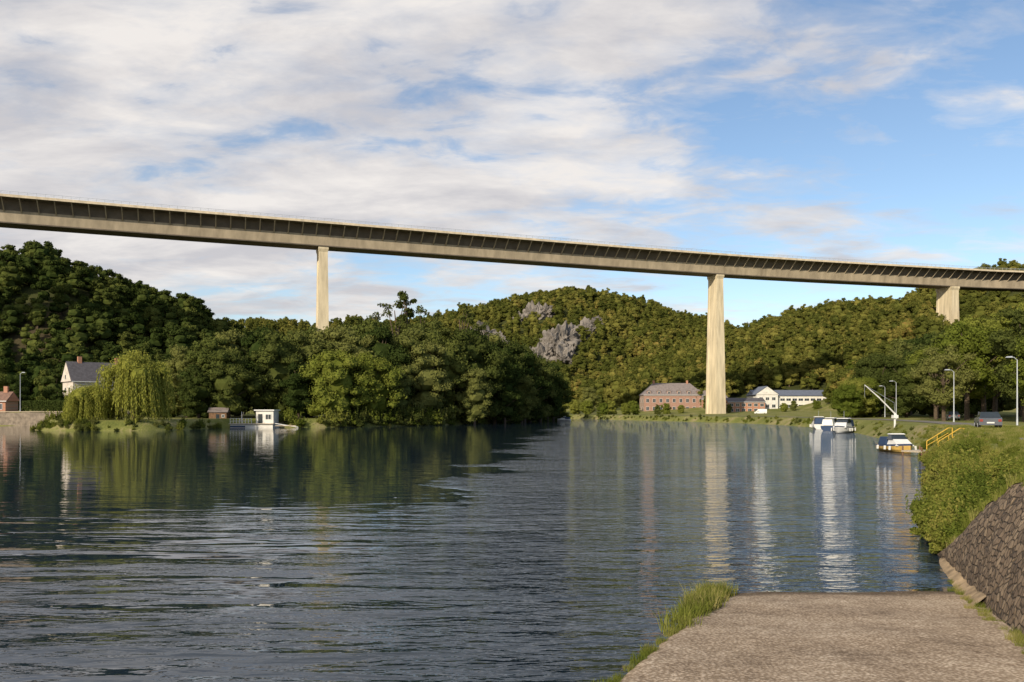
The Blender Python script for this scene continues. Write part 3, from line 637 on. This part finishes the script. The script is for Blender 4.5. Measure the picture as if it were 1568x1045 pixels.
def white_hall():
    mb=MB(); mb.box(-19,19,0,14,-3,6.6,WHITE); mb.add([(-19.4,-.6,6.7),(19.4,-.6,6.7),(19.4,7,9.6),(-19.4,7,9.6),(-19.4,14.6,6.7),(19.4,14.6,6.7)],[(0,1,2,3),(3,2,5,4),(0,4,5,1),(0,3,4),(1,5,2)],BLUER)
    mb.box(-19.2,-9,-2.5,-.01,-2,7.2,WHITE); mb.prism_y([(-19.6,7.2),(-8.6,7.2),(-14.1,11)],-2.8,10,WHITE); mb.add([(-19.9,-3,7.15),(-14.1,-3,11.3),(-14.1,11,11.3),(-19.9,11,7.15)],[(0,1,2,3)],BLUER); mb.add([(-8.3,-3,7.15),(-14.1,-3,11.3),(-14.1,11,11.3),(-8.3,11,7.15)],[(0,3,2,1)],BLUER)
    for k in range(9): window(mb,-6+k*2.9,0,4.2,2.3,1.3)
    for k in range(9): window(mb,-6+k*2.9,0,1.0,2.3,1.5)
    for k in range(3): window(mb,-17+k*3,-2.5,4.5,1.8,1.5); window(mb,-17+k*3,-2.5,1,1.8,1.6)
    mb.obj('white_hall',(135,380,4.2),.0)
white_hall()
def boathouse():
    mb=MB(); mb.box(-4.6,4.6,-1.2,4,-.6,.75,WHITE); mb.box(-4.8,4.8,-1.6,4,.76,.9,WOODL)
    mb.box(.4,4.2,.3,3.6,.91,3.6,WHITE); mb.box(.1,4.5,-.1,3.9,3.61,3.85,WPAINT)
    window(mb,3.1,.3,1.7,1.3,1.2); mb.box(.9,1.8,.2,.29,.92,2.9,GLASS)
    window(mb,.4,1.9,1.7,1.3,1.1,'x',-1)
    for x in np.linspace(-4.5,0.1,8): mb.box(x-.04,x+.04,-1.5,-1.42,.9,1.95,WPAINT)
    for z in (1.4,1.95): mb.box(-4.55,.2,-1.49,-1.43,z,z+.06,WPAINT)
    mb.tube([(-2.8,.5,.9),(-2.8,.5,3.4)],[.06,.06],WPAINT,6); mb.tube([(-3.9,2,.9),(-2.3,.4,3.2)],[.1,.1],WOODL,5)
    mb.box(5.0,9.5,-1.0,-.2,.35,.5,WOODL); mb.tube([(5,-.9,.9),(7.5,-.9,.5),(10,-.9,.1)],[.08]*3,WPAINT,5)
    mb.box(-4.2,-1.2,-2.4,-1.7,.1,.4,NAVY)
    mb.obj('boathouse',(-55.3,170.5,0),-.05)
boathouse()
mb=MB(); mb.box(-2.6,2.6,0,3.5,-1,2.6,WOODB); mb.prism_x([(-.4,2.6),(3.9,2.6),(1.75,4.1)],-3,3,SLATE2); mb.box(-.5,.5,-.06,-.01,0,2,GLASS); window(mb,1.6,0,1,.9,.9); mb.obj('garden_shed',(-65.2,176.5,1.4),.1,scale=.72)
WALLM=simple('quay_stone',(0.22,0.18,0.14),0.9,0.2,1.2,bump=.05)
mb=MB(); 
for x in np.arange(-160,-100,2.0): 
    mb.box(x,x+1.98,191.9,193.2,-1,3.2+.06*math.sin(x),WALLM)
mb.box(-160,-100,191.8,194.4,3.3,3.5,CONC)
mb.obj('quay_wall')
def hedge(name,x0,x1,y,z,w,h,mat,n):
    mb=MB(); C=np.stack([RNG.uniform(x0,x1,n),y+RNG.uniform(-w/2,w/2,n),z+h*RNG.uniform(0,1,n)**.6+.15*np.sin(np.linspace(0,40,n))],1)
    side=RNG.random(n)<.5; C[side,1]=y-w/2+RNG.normal(0,.08,side.sum()); nn=np.tile([0,-.7,.5],(n,1))
    mb.quads(leafquads(C,nn,.22,.14,.6),mat)
    for x in np.arange(x0+.5,x1,1.5): mb.tube([(x,y,z-.3),(x,y,z+h*.7)],[.06,.03],BARK,4)
    mb.obj(name)
hedge('garden_hedge',-120,-97,196,3.4,1.6,2.6,L_DARK,8000); hedge('garden_hedge',-150,-130,197,3.4,1.6,2.4,L_DARK,6000)

# ------------------------------------------------------------------ lamps
def lamp(x,y,z,h,rz,arm=1.3):
    mb=MB(); mb.tube([(0,0,-.3),(0,0,.9),(0,0,h*.6),(0,0,h)],[.13,.09,.07,.05],STEEL,8)
    mb.tube([(0,0,h-.05),(.35,0,h+.25),(arm,0,h+.3)],[.05,.045,.04],STEEL,6)
    mb.add([(arm-.1,-.15,h+.22),(arm+.6,-.11,h+.22),(arm+.6,.11,h+.22),(arm-.1,.15,h+.22),(arm-.1,-.1,h+.4),(arm+.5,-.06,h+.36),(arm+.5,.06,h+.36),(arm-.1,.1,h+.4)],[(0,3,2,1),(4,5,6,7),(0,1,5,4),(1,2,6,5),(2,3,7,6),(3,0,4,7)],STEEL)
    mb.obj('street_lamp',(x,y,z),rz)
lamp(57.7,91,2,7.4,math.pi,.7); lamp(66,119,2,7.4,math.pi,.8); lamp(78.6,163,2.2,7.2,math.pi,.8); lamp(88,188,2.4,6.8,math.pi,.8); lamp(-119,192.8,3.4,9.2,0.2,.5)

# ------------------------------------------------------------------ boats
def boat(name,L,W,Hh,loc,rz,hullm,stripe,kind=0):
    mb=MB(); n=14; vs=[]; 
    for i in range(n+1):
        t=i/n; bm=W/2*(1-max(0,(t-.45)/.55)**2.2)*(.9+.1*min(1,t*4)); sh=Hh*(1+.35*t*t); k=-.25+.6*Hh*max(0,(t-.8)/.2)**2
        y=L*(t-.5)
        for u_,z in ((-1,sh),(-.99,sh-.16),(-.93,Hh*.35),(-.7,0),(0,k),(.7,0),(.93,Hh*.35),(.99,sh-.16),(1,sh)): vs.append((bm*u_,y,z))
    fa=[];fb=[]
    for i in range(n):
        for q in range(8):
            a=i*9+q; f_=(a,a+9,a+10,a+1); (fb if q in(0,7) else fa).append(f_)
    fa.append(tuple(range(9))[::-1]); mb.add(vs,fa,hullm); mb.add(vs,fb,stripe)
    mb.add([(v_[0]*.97,v_[1],v_[2]-.05) for i in range(n+1) for v_ in (vs[i*9],vs[i*9+8])],[(2*i,2*i+1,2*i+3,2*i+2) for i in range(n)],WPAINT)
    ch=Hh*1.1
    def cab(y0,y1,w,z0,z1,mat,rake=.5):
        a=w/2;b_=w/2*.8; V=[(-a,y0,z0),(a,y0,z0),(a,y1,z0),(-a,y1,z0),(-b_,y0+.1,z1),(b_,y0+.1,z1),(b_,y1-rake,z1),(-b_,y1-rake,z1)]
        mb.add(V,[(4,5,6,7),(0,1,5,4),(1,2,6,5),(2,3,7,6),(3,0,4,7)],mat)
    if kind==0:
        cab(-L*.1,L*.32,W*.75,ch-.1,ch+.45,WPAINT,1.0); cab(-L*.12,L*.10,W*.7,ch+.4,ch+.85,GLASS,.5); cab(-L*.13,L*.02,W*.68,ch+.85,ch+.93,WPAINT,.1)
        cab(-L*.45,-L*.13,W*.8,ch-.1,ch+.6,NAVY,.1)
    else:
        cab(-L*.25,L*.34,W*.78,ch-.1,ch+.7,WPAINT,1.4); cab(-L*.22,L*.14,W*.72,ch+.65,ch+1.3,GLASS,.9); cab(-L*.24,L*.06,W*.74,ch+1.3,ch+1.42,WPAINT,.2)
        cab(-L*.47,-L*.25,W*.8,ch,ch+1.1,NAVY if kind==1 else WPAINT,.1)
        for y in np.linspace(L*.1,L*.45,5): mb.tube([(W*.42*(1-(y/L)**2*2.5),y,ch),(W*.42*(1-(y/L)**2*2.5),y,ch+.7)],[.02,.02],STEEL,4)
        mb.tube([(0,-L*.1,ch+1.4),(0,-L*.1,ch+2.6)],[.03,.02],STEEL,4)
    for s in (-1,1):
        for y in (-L*.3,0,L*.2): mb.tube([(s*(W/2+.1),y,Hh*.9),(s*(W/2+.12),y,Hh*.3)],[.1,.1],WPAINT,6)
    mb.obj(name,loc,rz)
boat('motorboat',4.8,1.95,.55,(33.3,68.8,.05),math.radians(178),OCHRE,NAVY,0)
boat('cabin_cruiser',7.6,2.6,.85,(54.0,130,.05),math.radians(-215),WPAINT,NAVY,1)
boat('cabin_cruiser',7.0,2.5,.8,(59.0,147,.05),math.radians(-35),NAVY,WPAINT,2)
boat('cabin_cruiser',7.5,2.6,.9,(61.5,160,.05),math.radians(-15),WPAINT,WPAINT,1)
boat('small_white_boat',5.0,2.0,.6,(19,292,.05),math.radians(70),WPAINT,WPAINT,0)
mb=MB(); mb.box(-1,3.6,-1,1.6,.35,.5,WOODL); mb.box(-1,3.6,-1.05,-1.005,.1,.48,WOODB)
for x in (-.9,1.2,3.4):
    for y in (-.9,1.5): mb.tube([(x,y,-1.5),(x,y,.9)],[.09,.09],WOODB,6)
for y in (-.8,.6):
    mb.tube([(1.2,y,.5),(1.2,y,1.4),(3.9,y,2.7),(4.4,y,2.7),(4.4,y,1.7)],[.05]*5,YEL,6); mb.tube([(1.2,y,.95),(3.9,y,2.2)],[.035]*2,YEL,6); mb.tube([(2.5,y,1),(2.5,y,2.0)],[.035]*2,YEL,6)
for k in range(8): mb.box(2.0+k*.28,2.26+k*.28,-.8,.6,.52+k*.17,.58+k*.17,WOODB)
mb.obj('jetty',(32.2,62.6,0),.3,scale=.8)
mb=MB(); mb.tube([(0,0,-.5),(0,0,1.6)],[.14,.12],WPAINT,8); mb.tube([(.3,0,1.2),(-2.2,0,3.6),(-4.0,.2,5.2)],[.10,.08,.05],WPAINT,8); mb.tube([(0,0,1.6),(-.1,0,2.9),(-4.0,.2,5.2)],[.02]*3,STEEL,4); mb.tube([(-4,.2,5.2),(-4,.2,3.6)],[.015]*2,STEEL,4); mb.box(-.3,.3,-.3,.3,.9,1.3,WPAINT); mb.obj('boat_crane',(49.5,103,1.7),.1)

# ------------------------------------------------------------------ vehicles
def car(name,loc,rz,paint,van=False):
    mb=MB(); 
    if not van:
        prof=[(-2.1,.35),(2.1,.35),(2.15,.7),(1.9,.88),(.95,.98),(-1.7,1.02),(-2.1,.9)]; top_=[(.95,.96),(.25,1.45),(-1.2,1.47),(-1.85,1.0)]; L_=2.1
    else:
        prof=[(-2.5,.4),(2.4,.4),(2.45,.85),(2.2,1.1),(1.7,1.2),(-2.5,1.2)]; top_=[(1.8,1.18),(1.0,2.1),(-2.48,2.2),(-2.5,1.18)]; L_=2.5
    mb.prism_x(prof,-.85,.85,paint)
    n=len(top_); vs=[(-.80 if z<1.25 else -.66,y,z) for y,z in top_]+[(.80 if z<1.25 else .66,y,z) for y,z in top_]
    mb.add(vs,[(0,1,n+1,n)],GLASS); mb.add(vs,[(1,2,n+2,n+1),(2,3,n+3,n+2)] if van else [(1,2,n+2,n+1)],paint)
    if not van: mb.add(vs,[(2,3,n+3,n+2)],GLASS)
    mb.add(vs,[(0,3,2,1),(n,n+1,n+2,n+3)],paint if van else GLASS)
    if not van:
        for s in (-1,1): mb.tube([(s*.72,-.45,1.0),(s*.68,-.42,1.45)],[.05,.05],paint,4); mb.tube([(s*.72,.9,1.0),(s*.66,.25,1.46)],[.04,.04],paint,4)
    else:
        for s in (-1,1): mb.add([(s*.80,1.5,1.25),(s*.80,.5,1.25),(s*.69,.5,1.85),(s*.69,1.05,1.85)],[(0,1,2,3)],GLASS)
    for s in (-1,1):
        for y in (-L_*.62,L_*.64):
            mb.tube([(s*.68,y,.33),(s*.89,y,.33)],[.33,.33],RUBBER,14); mb.tube([(s*.88,y,.33),(s*.91,y,.33)],[.2,.2],STEEL,10)
        mb.box(s*.65-.16,s*.65+.16,L_-.12,L_+.06,.62,.78,WPAINT); mb.box(s*.68-.12,s*.68+.12,-L_-.03,-L_+.1,.65,.85,RED)
    mb.box(-.28,.28,-L_-.03,-L_+.02,.5,.62,WPAINT)
    mb.obj(name,loc,rz)
car('parked_car',(41.5,69.5,1.97),math.radians(-25),GREYP)
car('parked_car',(74,134,2.0),math.radians(-20),GREYP)
car('white_van',(103,330,2.2),math.radians(70),WPAINT,True)

# ------------------------------------------------------------------ light, sky, camera
S=Vector((SUN_AZ[0]*math.cos(SUN_EL),SUN_AZ[1]*math.cos(SUN_EL),math.sin(SUN_EL))).normalized()
sl=bpy.data.lights.new('sun','SUN'); sl.energy=5.0; sl.angle=math.radians(.6); sl.color=(1,.87,.66)
so=bpy.data.objects.new('sun',sl); so.rotation_euler=S.to_track_quat('Z','Y').to_euler(); scene.collection.objects.link(so)
w=bpy.data.worlds.new('World'); scene.world=w; w.use_nodes=True; nt=w.node_tree; nt.nodes.clear()
out=nt.nodes.new('ShaderNodeOutputWorld'); bg=nt.nodes.new('ShaderNodeBackground'); bg.inputs[1].default_value=.15
sky=nt.nodes.new('ShaderNodeTexSky'); sky.sky_type='NISHITA'; sky.sun_disc=False; sky.sun_elevation=SUN_EL; sky.sun_rotation=math.atan2(S.x,S.y)
sky.air_density=1.0; sky.dust_density=.5; sky.ozone_density=1.8
tc=nt.nodes.new('ShaderNodeTexCoord'); sp=nt.nodes.new('ShaderNodeSeparateXYZ'); nt.links.new(tc.outputs['Generated'],sp.inputs[0])
zc=math_n(nt,'ADD',math_n(nt,'MAXIMUM',sp.outputs[2],0.0),.16)
U=math_n(nt,'DIVIDE',sp.outputs[0],zc); V=math_n(nt,'DIVIDE',sp.outputs[1],zc)
cx=nt.nodes.new('ShaderNodeCombineXYZ'); nt.links.new(U,cx.inputs[0]); nt.links.new(V,cx.inputs[1]); cx.inputs[2].default_value=2.3
def cn(scale,sc,rot,detail,rough,dist=0.0,off=(0,0,0)):
    mp=nt.nodes.new('ShaderNodeMapping'); mp.inputs['Scale'].default_value=sc; mp.inputs['Rotation'].default_value=(0,0,rot); mp.inputs['Location'].default_value=off
    nt.links.new(cx.outputs[0],mp.inputs[0]); return noise_n(nt,mp.outputs[0],scale,detail,rough,dist)
A=cn(2.3,(.65,1,1),.40,8,.55,.25); Bn=cn(.7,(.7,1,1),.2,2,.5,0,(5.1,2.7,0)); C=cn(7.5,(.6,1,1),.5,5,.6,.4)
def dev(x,k): return math_n(nt,'MULTIPLY',math_n(nt,'SUBTRACT',x,.5),k)
dens=math_n(nt,'ADD',math_n(nt,'ADD',dev(A,1.0),dev(Bn,.55)),dev(C,.60))
bias=math_n(nt,'ADD',math_n(nt,'MULTIPLY',sp.outputs[0],-.40),math_n(nt,'MULTIPLY',sp.outputs[2],.22))
dens=math_n(nt,'ADD',math_n(nt,'ADD',dens,bias),.460)
cov=ramp(nt,dens,[(.38,(0,0,0)),(.48,(.28,.28,.28)),(.57,(.74,.74,.74)),(.70,(.97,.97,.97))])
shade=ramp(nt,cn(2.6,(.65,1,1),.4,8,.6,.3,(.10,.16,0)),[(.38,(6.0,5.7,5.45)),(.60,(4.1,4.0,4.15))])
mx=nt.nodes.new('ShaderNodeMix'); mx.data_type='RGBA'; nt.links.new(cov,mx.inputs[0]); nt.links.new(sky.outputs[0],mx.inputs[6]); nt.links.new(shade,mx.inputs[7])
nt.links.new(mx.outputs[2],bg.inputs[0]); nt.links.new(bg.outputs[0],out.inputs[0])
cam=bpy.data.cameras.new('camera'); cam.lens=28.01; cam.sensor_width=36; cam.shift_y=.0686; cam.clip_end=6000; cam.clip_start=.1
co_=bpy.data.objects.new('camera',cam); co_.location=(0,0,3.5); co_.rotation_euler=(math.pi/2,0,0); scene.collection.objects.link(co_); scene.camera=co_
scene.view_settings.view_transform='Standard'; scene.view_settings.look='None'; scene.view_settings.exposure=0
